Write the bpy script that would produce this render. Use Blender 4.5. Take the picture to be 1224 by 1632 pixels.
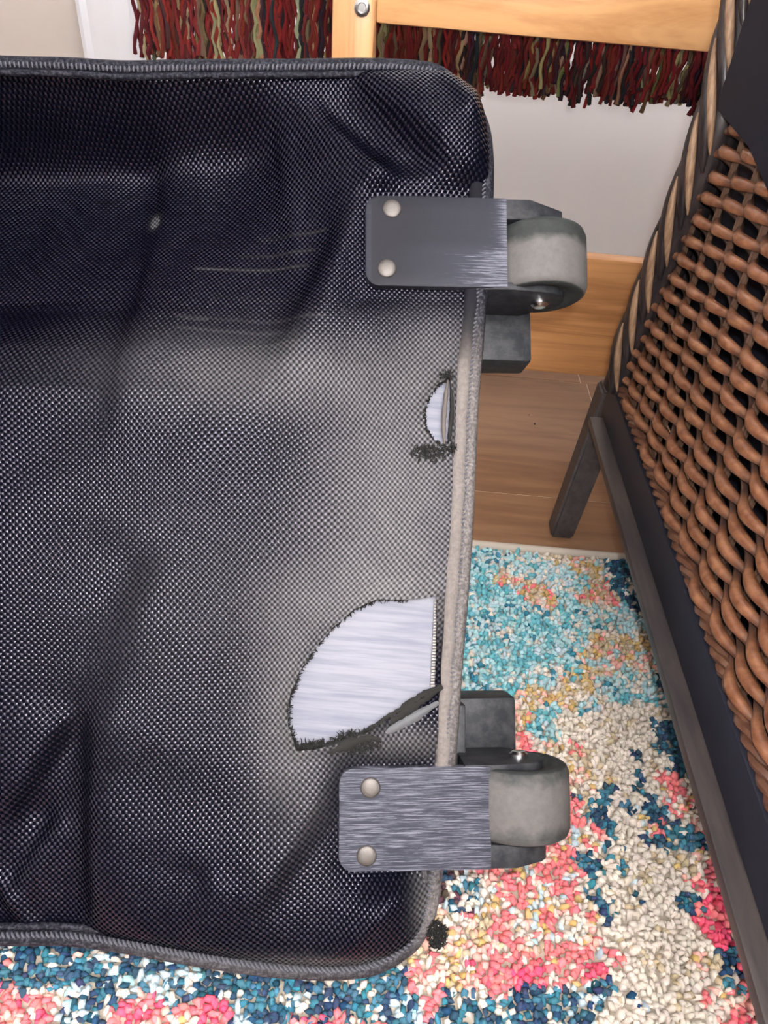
import bpy, bmesh, math, random
import numpy as np
from mathutils import Vector, Matrix
random.seed(4); rng = np.random.default_rng(4)
for o in list(bpy.data.objects): bpy.data.objects.remove(o)
col = bpy.context.scene.collection

# ------------------------------------------------------------------ camera
FPX = 1179.0; TH = math.radians(40); RO = math.radians(5)
CAM = Vector((0, 0, .445))
FW = Vector((0, math.cos(TH), -math.sin(TH)))
_r0 = Vector((1, 0, 0)); _u0 = Vector((0, math.sin(TH), math.cos(TH)))
RT = math.cos(RO) * _r0 + math.sin(RO) * _u0
UP = -math.sin(RO) * _r0 + math.cos(RO) * _u0
cd = bpy.data.cameras.new('camera'); cam = bpy.data.objects.new('camera', cd); col.objects.link(cam)
cd.sensor_fit = 'VERTICAL'; cd.sensor_height = 36.0; cd.lens = 36.0 * FPX / 1632.0
cd.clip_start = .01; cd.clip_end = 20
cam.matrix_world = Matrix(((RT.x, UP.x, -FW.x, CAM.x), (RT.y, UP.y, -FW.y, CAM.y), (RT.z, UP.z, -FW.z, CAM.z), (0, 0, 0, 1)))
sc = bpy.context.scene; sc.camera = cam
# ------------------------------------------------------------------ world and light
w = bpy.data.worlds.new('world'); sc.world = w; w.use_nodes = True
w.node_tree.nodes['Background'].inputs[0].default_value = (.9, .93, 1, 1)
w.node_tree.nodes['Background'].inputs[1].default_value = .5
def lamp(name, kind, loc, power, color, **k):
    l = bpy.data.lights.new(name, kind); l.energy = power; l.color = color
    for a, v in k.items(): setattr(l, a, v)
    o = bpy.data.objects.new(name, l); o.location = loc; col.objects.link(o); return o
# the phone's own flash just beside the lens
flash = lamp('phone_flash', 'POINT', CAM + RT * .012 + UP * .02 - FW * .005, 6.6, (1, .985, .98), shadow_soft_size=.006)
# added fill light, no fixture: stands in for the room's ambient light
room = lamp('ambient_fill_up', 'AREA', (.5, -1.25, 1.75), 170, (1, .97, .95), shape='DISK', size=.4)
room.rotation_euler = (math.pi, 0, 0)   # throws its light up at the ceiling
sc.view_settings.view_transform = 'Standard'; sc.view_settings.look = 'None'
sc.view_settings.gamma = 1; sc.view_settings.use_curve_mapping = False
sc.view_settings.exposure = 0.0

# ------------------------------------------------------------------ ray helpers
def ray(x, y): return FW + RT * ((x - 612) / FPX) - UP * ((y - 816) / FPX)
def atz(x, y, z): d = ray(x, y); return CAM + d * ((z - CAM.z) / d.z)
def aty(x, y, Y): d = ray(x, y); return CAM + d * (Y / d.y)
def atx(x, y, X): d = ray(x, y); return CAM + d * (X / d.x)
def proj_np(P):
    d = P - np.array(CAM); wz = d @ np.array(FW)
    return 612 + FPX * (d @ np.array(RT)) / wz, 816 - FPX * (d @ np.array(UP)) / wz

# ------------------------------------------------------------------ materials
def mat(name, rgb=(.5, .5, .5), rough=.5, spec=.5, metal=0, coat=0):
    m = bpy.data.materials.new(name); m.use_nodes = True
    b = m.node_tree.nodes['Principled BSDF']
    b.inputs['Base Color'].default_value = (*rgb, 1); b.inputs['Roughness'].default_value = rough
    b.inputs['Specular IOR Level'].default_value = spec; b.inputs['Metallic'].default_value = metal
    b.inputs['Coat Weight'].default_value = coat; b.inputs['Coat Roughness'].default_value = .25
    return m, m.node_tree, b
class G:
    """tiny node graph helper"""
    def __init__(s, nt): s.nt = nt
    def n(s, t, **k):
        x = s.nt.nodes.new(t)
        for a, v in k.items(): setattr(x, a, v)
        return x
    def l(s, a, b): s.nt.links.new(a, b)
    def m(s, op, a, b=0.0, c=None):
        x = s.n('ShaderNodeMath', operation=op)
        for i, v in enumerate((a, b) if c is None else (a, b, c)):
            if isinstance(v, (int, float)): x.inputs[i].default_value = v
            else: s.l(v, x.inputs[i])
        return x.outputs[0]
    def mix(s, f, a, b):
        x = s.n('ShaderNodeMix', data_type='RGBA')
        for i, v in ((0, f), (6, a), (7, b)):
            if isinstance(v, (int, float)): x.inputs[i].default_value = v
            elif isinstance(v, tuple): x.inputs[i].default_value = (*v, 1)
            else: s.l(v, x.inputs[i])
        return x.outputs[2]
    def coord(s, kind='Object', scale=(1, 1, 1), rot=(0, 0, 0)):
        t = s.n('ShaderNodeTexCoord'); mp = s.n('ShaderNodeMapping')
        mp.inputs['Scale'].default_value = scale; mp.inputs['Rotation'].default_value = rot
        s.l(t.outputs[kind], mp.inputs[0]); return mp.outputs[0]
    def noise(s, vec, scale, detail=4, rough=.5, dist=0):
        x = s.n('ShaderNodeTexNoise'); x.inputs['Scale'].default_value = scale
        x.inputs['Detail'].default_value = detail; x.inputs['Roughness'].default_value = rough
        x.inputs['Distortion'].default_value = dist
        s.l(vec, x.inputs['Vector']); return x.outputs[0]
    def ramp(s, f, stops):
        x = s.n('ShaderNodeValToRGB'); e = x.color_ramp.elements
        while len(e) < len(stops): e.new(.5)
        for i, (p, c) in enumerate(stops):
            e[i].position = p; e[i].color = (*c, 1) if isinstance(c, tuple) else (c, c, c, 1)
        s.l(f, x.inputs[0]); return x.outputs[0]
    def bump(s, h, strength, dist, b):
        x = s.n('ShaderNodeBump'); x.inputs['Strength'].default_value = strength
        x.inputs['Distance'].default_value = dist
        s.l(h, x.inputs['Height']); s.l(x.outputs[0], b.inputs['Normal']); return x

def wood(name, base, dark, scale=(2, 40, 40), rough=.35, knots=False, axis_rot=(0, 0, 0), rnd=False):
    m, nt, b = mat(name, base, rough, .4); g = G(nt)
    v = g.coord('Object', scale, axis_rot)
    if rnd:
        oi = g.n('ShaderNodeObjectInfo'); ad = g.n('ShaderNodeVectorMath', operation='ADD')
        cmb = g.n('ShaderNodeCombineXYZ'); q = g.m('MULTIPLY', oi.outputs['Random'], 50)
        g.l(q, cmb.inputs[0]); g.l(q, cmb.inputs[1]); g.l(v, ad.inputs[0]); g.l(cmb.outputs[0], ad.inputs[1]); v = ad.outputs[0]
    n1 = g.noise(v, 1.0, 6, .6, 1.2); n2 = g.noise(v, 4.0, 3, .6, .3)
    f = g.m('ADD', g.m('MULTIPLY', n1, .75), g.m('MULTIPLY', n2, .25))
    mid = tuple((a + c) / 2 for a, c in zip(base, dark))
    c = g.ramp(f, [(.30, dark), (.44, mid), (.54, base), (.72, tuple(min(1, x * 1.15) for x in base))])
    g.l(c, b.inputs['Base Color']); g.bump(f, .15, .001, b)
    return m
def attr_color(name, attr, rough=.9, spec=.1):
    m, nt, b = mat(name, (.5, .5, .5), rough, spec); g = G(nt)
    a = g.n('ShaderNodeAttribute', attribute_name=attr); g.l(a.outputs['Color'], b.inputs['Base Color'])
    return m

# woven ballistic nylon: staggered lattice of raised threads, dust and wear by vertex masks
def nylon(name, P=.00275, Q=.0030, dusty=True):
    m, nt, b = mat(name, (.02, .02, .03), .42, .42); g = G(nt)
    uv = g.n('ShaderNodeUVMap', uv_map='UVMap'); sx = g.n('ShaderNodeSeparateXYZ'); 
    wob = g.n('ShaderNodeTexNoise'); wob.inputs['Scale'].default_value = 9; wob.inputs['Detail'].default_value = 1
    g.l(uv.outputs[0], wob.inputs['Vector'])
    av = g.n('ShaderNodeVectorMath', operation='MULTIPLY_ADD'); g.l(wob.outputs['Color'], av.inputs[0])
    av.inputs[1].default_value = (.02, .02, 0); g.l(uv.outputs[0], av.inputs[2]); g.l(av.outputs[0], sx.inputs[0])
    cx = g.m('COSINE', g.m('MULTIPLY', sx.outputs[0], 2 * math.pi / P)); cy = g.m('COSINE', g.m('MULTIPLY', sx.outputs[1], 2 * math.pi / Q))
    d = g.m('ADD', g.m('MULTIPLY', g.m('MULTIPLY', cx, cy), .5), .5)     # 0..1, peaks staggered
    if dusty:
        a = g.n('ShaderNodeAttribute', attribute_name='dust').outputs['Fac']
    else:
        a = g.n('ShaderNodeValue').outputs[0]; a.default_value = .1
    fine = g.noise(uv.outputs[0], 900, 3, .7)
    b.inputs['Specular Tint'].default_value = (.90, .84, 1, 1)
    dirt = g.noise(uv.outputs[0], 60, 4, .7)
    am = g.m('MULTIPLY', a, g.m('ADD', .55, g.m('MULTIPLY', dirt, .9)))
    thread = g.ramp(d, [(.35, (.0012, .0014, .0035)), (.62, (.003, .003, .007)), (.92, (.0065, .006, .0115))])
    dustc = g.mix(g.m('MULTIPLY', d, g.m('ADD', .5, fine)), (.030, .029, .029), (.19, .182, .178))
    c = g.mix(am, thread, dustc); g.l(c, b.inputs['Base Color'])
    g.l(g.m('ADD', .20, g.m('MULTIPLY', a, .42)), b.inputs['Roughness'])
    g.l(g.m('MULTIPLY', g.m('MAXIMUM', g.m('SUBTRACT', d, .36), 0), .85), b.inputs['Specular IOR Level'])
    h = g.m('ADD', g.m('MULTIPLY', d, g.m('SUBTRACT', 1, g.m('MULTIPLY', a, .55))), g.m('MULTIPLY', fine, .25))
    g.bump(h, .9, .00036, b)
    return m

# ------------------------------------------------------------------ mesh helpers
def mk(name, V, Fc, m, parent=None, smooth=False, kind=None, label=None):
    me = bpy.data.meshes.new(name); me.from_pydata([tuple(v) for v in V], [], [tuple(f) for f in Fc])
    if m is not None: me.materials.append(m)
    if smooth: me.shade_smooth()
    me.update(); o = bpy.data.objects.new(name, me); col.objects.link(o)
    if parent is not None: o.parent = parent
    if kind: o['kind'] = kind
    if label: o['label'] = label
    return o
def mk_np(name, V, Fq, m, parent=None, smooth=False, kind=None):
    """fast path: V (n,3) array, Fq (k,4) or (k,3) array"""
    me = bpy.data.meshes.new(name); k, s = Fq.shape
    me.vertices.add(len(V)); me.vertices.foreach_set('co', np.ascontiguousarray(V, dtype=np.float32).ravel())
    me.loops.add(k * s); me.loops.foreach_set('vertex_index', np.ascontiguousarray(Fq, dtype=np.int32).ravel())
    me.polygons.add(k); me.polygons.foreach_set('loop_start', np.arange(0, k * s, s, dtype=np.int32))
    me.update(calc_edges=True); me.validate()
    if m is not None: me.materials.append(m)
    if smooth: me.shade_smooth()
    o = bpy.data.objects.new(name, me); col.objects.link(o)
    if parent is not None: o.parent = parent
    if kind: o['kind'] = kind
    return o
def empty(name, loc, label=None, cat=None, group=None, kind=None):
    o = bpy.data.objects.new(name, None); o.empty_display_size = .05; col.objects.link(o); o.location = loc
    bpy.context.view_layer.update()
    if label: o['label'] = label
    if cat: o['category'] = cat
    if group: o['group'] = group
    if kind: o['kind'] = kind
    return o
def adopt(o, parent):
    """parent keeping world place (parents here are only translated or rotated empties / meshes at their own origin)"""
    o.parent = parent; o.matrix_parent_inverse = MW(parent).inverted()
def MW(o):
    m = o.matrix_basis.copy()
    while o.parent is not None:
        m = o.parent.matrix_basis @ o.matrix_parent_inverse @ m if False else (o.parent.matrix_basis @ (o.matrix_parent_inverse @ m)); o = o.parent
    return m
class MB:
    def __init__(s): s.v = []; s.f = []
    def add(s, V, Fc):
        n = len(s.v); s.v += [Vector(v) for v in V]; s.f += [tuple(i + n for i in f) for f in Fc]; return s
    def box(s, a, b, bev=0):
        (x0, y0, z0), (x1, y1, z1) = a, b
        bm = bmesh.new(); bmesh.ops.create_cube(bm, size=1)
        for v in bm.verts: v.co = Vector(((x0 + x1) / 2 + v.co.x * (x1 - x0), (y0 + y1) / 2 + v.co.y * (y1 - y0), (z0 + z1) / 2 + v.co.z * (z1 - z0)))
        if bev: bmesh.ops.bevel(bm, geom=bm.edges[:], offset=bev, segments=2, affect='EDGES', profile=.6)
        bm.verts.index_update(); s.add([v.co for v in bm.verts], [[v.index for v in f.verts] for f in bm.faces]); bm.free(); return s
    def prism(s, poly, h0, h1, frame, bev=0):
        """poly list of (a,b); frame(a,b,h)->Vector"""
        bm = bmesh.new(); lo = [bm.verts.new((a, b, h0)) for a, b in poly]; hi = [bm.verts.new((a, b, h1)) for a, b in poly]
        k = len(poly); bm.faces.new(hi); bm.faces.new(lo[::-1])
        for i in range(k): bm.faces.new((lo[i], lo[(i + 1) % k], hi[(i + 1) % k], hi[i]))
        bmesh.ops.recalc_face_normals(bm, faces=bm.faces[:])
        if bev:
            es = [e for e in bm.edges if len(e.link_faces) == 2 and e.calc_face_angle() > .6]
            bmesh.ops.bevel(bm, geom=es, offset=bev, segments=2, affect='EDGES', profile=.6)
        bm.verts.index_update(); s.add([frame(*v.co) for v in bm.verts], [[v.index for v in f.verts] for f in bm.faces]); bm.free(); return s
    def tube(s, pts, rad, n=8, flat=1.0, up=None, caps=True, twist=0):
        pts = [Vector(p) for p in pts]; N = len(pts); b0 = len(s.v)
        rad = rad if isinstance(rad, (list, tuple)) else [rad] * N
        pn = None
        for i, p in enumerate(pts):
            t = (pts[min(i + 1, N - 1)] - pts[max(i - 1, 0)]).normalized()
            if up is not None: a = Vector(up)
            elif pn is None: a = Vector((0, 0, 1)) if abs(t.z) < .9 else Vector((1, 0, 0))
            else: a = pn
            a = (a - t * a.dot(t)).normalized(); pn = a; c = t.cross(a)
            for k in range(n):
                q = 2 * math.pi * k / n + twist * i
                s.v.append(p + (a * math.cos(q) * flat + c * math.sin(q)) * rad[i])
        for i in range(N - 1):
            for k in range(n):
                s.f.append((b0 + i * n + k, b0 + i * n + (k + 1) % n, b0 + (i + 1) * n + (k + 1) % n, b0 + (i + 1) * n + k))
        if caps: s.f.append(tuple(b0 + k for k in range(n))[::-1]); s.f.append(tuple(b0 + (N - 1) * n + k for k in range(n)))
        return s
    def lathe(s, prof, frame, n=32):
        """prof list of (r,h) ; frame(a,b,h)"""
        b0 = len(s.v)
        for r, h in prof:
            for k in range(n): q = 2 * math.pi * k / n; s.v.append(frame(r * math.cos(q), r * math.sin(q), h))
        for i in range(len(prof) - 1):
            for k in range(n): s.f.append((b0 + i * n + k, b0 + i * n + (k + 1) % n, b0 + (i + 1) * n + (k + 1) % n, b0 + (i + 1) * n + k))
        s.f.append(tuple(b0 + k for k in range(n))[::-1]); s.f.append(tuple(b0 + (len(prof) - 1) * n + k for k in range(n)))
        return s
    def build(s, name, m, parent=None, smooth=False, kind=None, label=None):
        o = mk(name, s.v, s.f, m, None, False, kind, label)
        bm = bmesh.new(); bm.from_mesh(o.data); bmesh.ops.recalc_face_normals(bm, faces=bm.faces[:]); bm.to_mesh(o.data); bm.free()
        if smooth:
            o.data.shade_smooth(); o.data.set_sharp_from_angle(angle=math.radians(50))
        if parent is not None: adopt(o, parent)
        return o
def tag(o, label, cat, group=None):
    o['label'] = label; o['category'] = cat
    if group: o['group'] = group
    return o
def bezier(pts, n=12):
    """Catmull-Rom through pts"""
    P = [Vector(p) if len(p) == 3 else Vector((*p, 0)) for p in pts]; P = [P[0] * 2 - P[1]] + P + [P[-1] * 2 - P[-2]]; out = []
    for i in range(1, len(P) - 2):
        for k in range(n):
            t = k / n; a, b, c, d = P[i - 1:i + 3]
            out.append(.5 * ((2 * b) + (c - a) * t + (2 * a - 5 * b + 4 * c - d) * t * t + (3 * b - a - 3 * c + d) * t ** 3))
    out.append(P[-2]); return out

# ================================================================== SETTING
WY = 1.05                                      # back wall
M_wall = mat('white_wall_paint', (.84, .84, .85), .7, .3)
g = G(M_wall[1]); g.bump(g.noise(g.coord(), 120, 4, .6), .08, .001, M_wall[2]); M_wall = M_wall[0]
M_trim = mat('white_gloss_trim', (.74, .76, .80), .35, .5)[0]
M_beige = mat('beige_wall_paint', (.50, .45, .41), .7, .3)
g = G(M_beige[1]); g.bump(g.noise(g.coord(), 150, 3, .6), .1, .001, M_beige[2]); M_beige = M_beige[0]
M_joint = mat('pale_floor_joint', (.55, .42, .32), .6, .3)[0]
M_plank = wood('oak_laminate', (.25, .135, .072), (.15, .073, .038), (3, 26, 10), .38, rnd=True)

floor = MB().box((-1.8, -1.8, -.03), (1.8, WY, -.0007)).build('floor', M_joint); floor['kind'] = 'structure'
rowY = [.575 + .2322 * k for k in range(-10, 3)]
for r in range(len(rowY) - 1):
    y0, y1 = rowY[r], min(rowY[r + 1], WY - .002)
    if y1 - y0 < .02: continue
    off = {10: .233, 11: .226}.get(r, random.uniform(-.6, .6))
    xs = [-1.8] + sorted(x for x in (off - 1.2, off, off + 1.2) if -1.75 < x < 1.75) + [1.8]
    for a, b in zip(xs[:-1], xs[1:]):
        MB().box((a + .0006, y0 + .0006, -.0006), (b - .0006, y1 - .0006, 0), .0002).build('floor_plank', M_plank, floor)
def struct(name, a, b, m, bev=0):
    o = MB().box(a, b, bev).build(name, m); o['kind'] = 'structure'; return o
struct('wall_back', (-.38, WY, 0), (1.8, WY + .08, 2.4), M_wall)
struct('wall_left', (-1.88, -1.8, 0), (-1.8, WY + .08, 2.4), M_wall)
struct('wall_right', (1.8, -1.8, 0), (1.88, WY + .08, 2.4), M_wall)
struct('wall_front', (-1.88, -1.88, 0), (1.88, -1.8, 2.4), M_wall)
struct('ceiling', (-1.88, -1.88, 2.4), (1.88, WY + .08, 2.48), M_wall)
d = struct('door_1', (-1.26, WY + .015, .005), (-.415, WY + .05, 2.05), M_beige, .002)
struct('wall_back_left', (-1.8, WY + .055, 0), (-.38, WY + .08, 2.4), M_beige)
# moulded white door casing: a stepped profile run up the wall
prof = [(-.418, 0), (-.418, -.012), (-.412, -.016), (-.405, -.013), (-.398, -.016), (-.372, -.02), (-.352, -.02), (-.345, -.016), (-.345, 0)]
tr = MB().prism([(x, WY + .002 + y) for x, y in prof], 0, 2.1, lambda a, b, h: Vector((a, b, h)), 0).build('trim_1', M_trim); tr['kind'] = 'structure'
tr = MB().prism([(x - .86 * 1 - (x + .38) * 2, WY + .002 + y) for x, y in prof], 0, 2.1, lambda a, b, h: Vector((a, b, h)), 0).build('trim_2', M_trim); tr['kind'] = 'structure'

M_crumb = mat('dark_crumb', (.02, .012, .01), .8, .2)[0]
for (cx_, cy_, rr_, lb) in ((843, 662, .0008, 'smaller of two tiny dark crumbs on the floor boards'), (852, 677, .0014, 'larger of two tiny dark crumbs on the floor boards')):
    c = atz(cx_, cy_, 0); bm = bmesh.new(); bmesh.ops.create_icosphere(bm, subdivisions=1, radius=rr_)
    for v in bm.verts: v.co = v.co * random.uniform(.7, 1.2); v.co.z *= .6
    zmin = min(v.co.z for v in bm.verts); me = bpy.data.meshes.new('crumb'); bm.to_mesh(me); bm.free(); me.materials.append(M_crumb)
    o = bpy.data.objects.new('crumb', me); col.objects.link(o); o.location = (c.x, c.y, -zmin); tag(o, lb, 'crumb', 'crumbs on the floor')
# ================================================================== RUG
cols = {'cr': (.66, .58, .50), 'tn': (.50, .40, .27), 'gd': (.55, .37, .15), 'tl': (.13, .38, .43), 'lt': (.36, .55, .57), 'dt': (.05, .20, .27),
        'co': (.74, .19, .20), 'pk': (.72, .09, .16), 'lc': (.80, .42, .36), 'nv': (.03, .065, .115), 'bl': (.05, .15, .21), 'lb': (.46, .56, .60), 'br': (.10, .05, .06)}
pal = {'teal': 'tl tl tl lt lt lt lt cr lb dt', 'gold': 'gd tn tn gd cr lc cr lt', 'goldc': 'tn co gd tn lc cr', 'cream': 'cr cr cr cr cr cr cr tn', 'coral': 'co co co co lc cr cr gd lb cr',
       'coral2': 'co co lc cr cr cr gd tn', 'pink': 'pk pk co co co cr lc', 'navy': 'nv nv bl bl nv lb cr nv', 'navyd': 'nv bl nv dt bl cr', 'navyc': 'nv bl cr cr cr', 'lteal': 'lt lb cr lt tl cr',
       'ltn': 'lb lb nv bl cr lt', 'brown': 'br nv cr lb bl', 'cgold': 'cr cr tn cr tn gd lc'}
A = [(790, 950, 40, 'teal'), (760, 900, 30, 'teal'), (850, 905, 25, 'lteal'), (810, 925, 18, 'goldc'), (860, 943, 20, 'goldc'), (900, 920, 22, 'lteal'), (840, 1000, 60, 'teal'), (900, 1010, 40, 'teal'),
     (770, 1050, 55, 'teal'), (922, 975, 16, 'teal'), (910, 885, 22, 'cgold'), (935, 905, 20, 'gold'), (985, 915, 17, 'navyd'), (955, 950, 20, 'goldc'), (985, 985, 20, 'lteal'), (960, 1020, 18, 'goldc'), (1005, 1040, 22, 'gold'),
     (950, 1060, 24, 'gold'), (1020, 1095, 20, 'lteal'), (985, 1105, 16, 'teal'), (850, 1070, 22, 'lteal'), (835, 1103, 18, 'gold'), (900, 1100, 24, 'cgold'), (870, 1140, 18, 'teal'), (815, 1140, 16, 'goldc'), (935, 1120, 14, 'teal'),
     (930, 1160, 22, 'cream'), (990, 1160, 35, 'cream'), (920, 1235, 24, 'cgold'), (925, 1200, 10, 'goldc'), (1065, 1190, 20, 'navyd'), (1065, 1235, 14, 'coral'), (1075, 1265, 12, 'coral'), (1090, 1300, 16, 'coral2'), (1045, 1312, 12, 'coral'),
     (1060, 1300, 12, 'navy'), (1095, 1335, 18, 'navyd'), (1015, 1200, 10, 'navyd'), (1025, 1240, 12, 'navyd'), (1035, 1262, 8, 'navyd'), (1005, 1290, 9, 'navyd'), (965, 1265, 13, 'navyd'), (962, 1300, 11, 'navyd'), (925, 1262, 6, 'navyd'), (915, 1285, 14, 'coral'),
     (930, 1312, 15, 'coral'), (970, 1335, 9, 'nvy'), (1000, 1375, 11, 'navyd'), (1045, 1350, 10, 'navyd'), (930, 1370, 14, 'navyd'), (950, 1405, 12, 'navyd'), (968, 1440, 11, 'navyd'), (1000, 1420, 8, 'navy'), (990, 1300, 20, 'cream'), (1040, 1230, 25, 'cream'),
     (1000, 1250, 15, 'cream'), (1040, 1400, 40, 'cream'), (1030, 1480, 55, 'cream'), (1000, 1340, 20, 'cream'), (1110, 1370, 22, 'coral2'), (1140, 1425, 20, 'pink'), (1113, 1450, 12, 'navyd'), (1150, 1490, 18, 'pink'), (1120, 1530, 15, 'cgold'), (1165, 1540, 15, 'navy'),
     (1170, 1570, 14, 'navyd'), (1200, 1610, 30, 'pink'), (1140, 1580, 15, 'coral2'), (1080, 1590, 35, 'cream'), (850, 1400, 50, 'coral'), (890, 1450, 40, 'coral'), (780, 1430, 35, 'coral'), (755, 1480, 28, 'goldc'), (735, 1530, 25, 'cgold'), (820, 1500, 28, 'coral2'), (860, 1515, 15, 'gold'),
     (790, 1545, 30, 'pink'), (860, 1560, 30, 'pink'), (920, 1530, 28, 'coral'), (960, 1555, 16, 'pink'), (1000, 1520, 14, 'coral'), (730, 1605, 30, 'navyd'), (800, 1600, 30, 'navyd'), (870, 1605, 30, 'navyd'), (930, 1600, 18, 'navy'), (975, 1580, 14, 'navyd'), (1010, 1630, 20, 'cream'), (1035, 1570, 25, 'cream'), (1025, 1595, 8, 'navy'),
     (735, 1410, 28, 'brown'), (30, 1540, 30, 'navy'), (110, 1545, 28, 'navyd'), (190, 1560, 28, 'navy'), (270, 1570, 26, 'ltn'), (350, 1580, 26, 'navy'), (430, 1590, 26, 'navyd'), (520, 1590, 26, 'navy'), (610, 1590, 26, 'navyd'), (670, 1570, 22, 'coral2'), (30, 1615, 34, 'pink'), (120, 1625, 26, 'ltn'),
     (190, 1620, 28, 'pink'), (270, 1640, 26, 'coral2'), (330, 1635, 24, 'pink'), (410, 1650, 26, 'ltn'), (470, 1650, 26, 'pink'), (560, 1660, 24, 'pink'), (650, 1640, 26, 'ltn'), (20, 1515, 8, 'coral2'), (120, 1520, 7, 'coral2')]
A = [(a, b, c, 'navyd' if p == 'nvy' else p) for a, b, c, p in A]
RX0, RX1, RY0, RY1, RZ = -.62, .66, -.33, .487, .011
pit = .0031
gx = np.arange(RX0 + .004, RX1 - .003, pit); gy = np.arange(RY0 + .004, RY1 - .004, pit)
X, Y = np.meshgrid(gx, gy); X = X.ravel() + rng.uniform(-1, 1, X.size) * .0011; Y = Y.ravel() + rng.uniform(-1, 1, Y.size) * .0011
n = X.size
P3 = np.stack([X, Y, np.full(n, RZ)], 1)
Ag = np.array([list(atz(a, b, RZ))[:2] for a, b, c, p in A]); Ar = np.array([c for a, b, c, p in A]) * .00036
def vnoise(x, y, s, seed):
    r = np.random.default_rng(seed); T = r.uniform(0, 1, (64, 64)); u = x / s + 1000; v = y / s + 1000
    i = np.floor(u).astype(int); j = np.floor(v).astype(int); fu = u - i; fv = v - j; fu = fu * fu * (3 - 2 * fu); fv = fv * fv * (3 - 2 * fv)
    t = lambda a, b: T[a % 64, b % 64]
    return (t(i, j) * (1 - fu) + t(i + 1, j) * fu) * (1 - fv) + (t(i, j + 1) * (1 - fu) + t(i + 1, j + 1) * fu) * fv
wx = X + (vnoise(X, Y, .012, 1) - .5) * .014; wy = Y + (vnoise(X, Y, .012, 2) - .5) * .014
D2 = np.sqrt((wx[:, None] - Ag[None, :, 0]) ** 2 + (wy[:, None] - Ag[None, :, 1]) ** 2) / Ar[None]
D2 += rng.uniform(0, .6, D2.shape)
best = D2.argmin(1); far = D2.min(1) > 3.2
pn = [p for *_, p in A]; allp = list(pal)
zone = (vnoise(X, Y, .05, 5) * .7 + vnoise(X, Y, .02, 6) * .3)
zp = ['navy', 'teal', 'lteal', 'cream', 'cream', 'cgold', 'gold', 'coral2', 'coral', 'pink']
pick = (vnoise(X, Y * 1.0, .0085, 8) * .55 + vnoise(X, Y, .0045, 9) * .45); pick = (pick - .12) / .76; pick = np.clip(pick + rng.uniform(-.22, .22, n), 0, .999)
hsh = np.argsort(np.argsort(pick)) / n                       # uniform rank so that every palette entry gets its share
C = np.zeros((n, 3))
for i in range(n):
    p = pal[zp[min(9, int(max(0, (zone[i] - .2) / .6) * 10))]] if far[i] else pal[pn[best[i]]]
    L = p.split(); C[i] = cols[L[int(hsh[i] * len(L))]]
C *= rng.uniform(.82, 1.14, (n, 1)); C += rng.uniform(-.015, .015, (n, 3)); C = np.clip(C, .01, 1)
# tuft: ragged leaning four-sided spikes, two rings and a tip
K = 4; ang = np.arange(K) * 2 * math.pi / K
ht = rng.uniform(.7, 1.2, n) * .0056; lean = rng.normal(0, .0016, (n, 2)); rot = rng.uniform(0, 6.28, n); el = rng.uniform(.7, 1.45, n); big = rng.uniform(.85, 1.25, n)
rings = [(0, .0017), (.62, .0022)]
V = np.zeros((n, 2 * K + 1, 3))
for ri, (hh, rr) in enumerate(rings):
    for k in range(K):
        jr = rng.uniform(.75, 1.25, n) * big
        V[:, ri * K + k, 0] = X + np.cos(ang[k] + rot) * rr * jr * el + lean[:, 0] * hh
        V[:, ri * K + k, 1] = Y + np.sin(ang[k] + rot) * rr * jr / el + lean[:, 1] * hh
        V[:, ri * K + k, 2] = RZ - .005 + ht * hh + (rng.uniform(-.0005, .0005, n) if ri else 0)
V[:, 2 * K, 0] = X + lean[:, 0]; V[:, 2 * K, 1] = Y + lean[:, 1]; V[:, 2 * K, 2] = RZ - .005 + ht
base = []
for k in range(K):
    a, b, c, d_ = k, (k + 1) % K, K + (k + 1) % K, K + k
    base += [(a, b, c), (a, c, d_), (K + k, K + (k + 1) % K, 2 * K)]
base = np.array(base); Fq = (base[None] + (np.arange(n) * (2 * K + 1))[:, None, None]).reshape(-1, 3)
M_pile = attr_color('rug_pile_wool', 'Col', .85, .15)
M_back = mat('rug_backing_jute', (.36, .31, .25), .9, .1)[0]
rug = empty('area_rug', (0, .08, 0), 'multicoloured rug of teal, coral, cream and navy tufts under the bag', 'rug')
bk = MB().box((RX0, RY0, .0002), (RX1, RY1 + .003, RZ - .0045), .001).build('rug_backing', M_back, rug)
pile = mk_np('rug_pile', V.reshape(-1, 3), Fq, M_pile, None, True, 'stuff'); adopt(pile, rug)
ca = pile.data.color_attributes.new('Col', 'FLOAT_COLOR', 'POINT')
buf = np.ones((n, 2 * K + 1, 4), dtype=np.float32); buf[:, :, :3] = C[:, None, :]
ca.data.foreach_set('color', buf.ravel())
bd = MB().tube([(RX0, RY1 + .002, .006), (RX1, RY1 + .002, .006)], .0042, 8).build('edge_binding', mat('rug_edge_cream', (.50, .44, .37), .9, .1)[0], rug, True)

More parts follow.
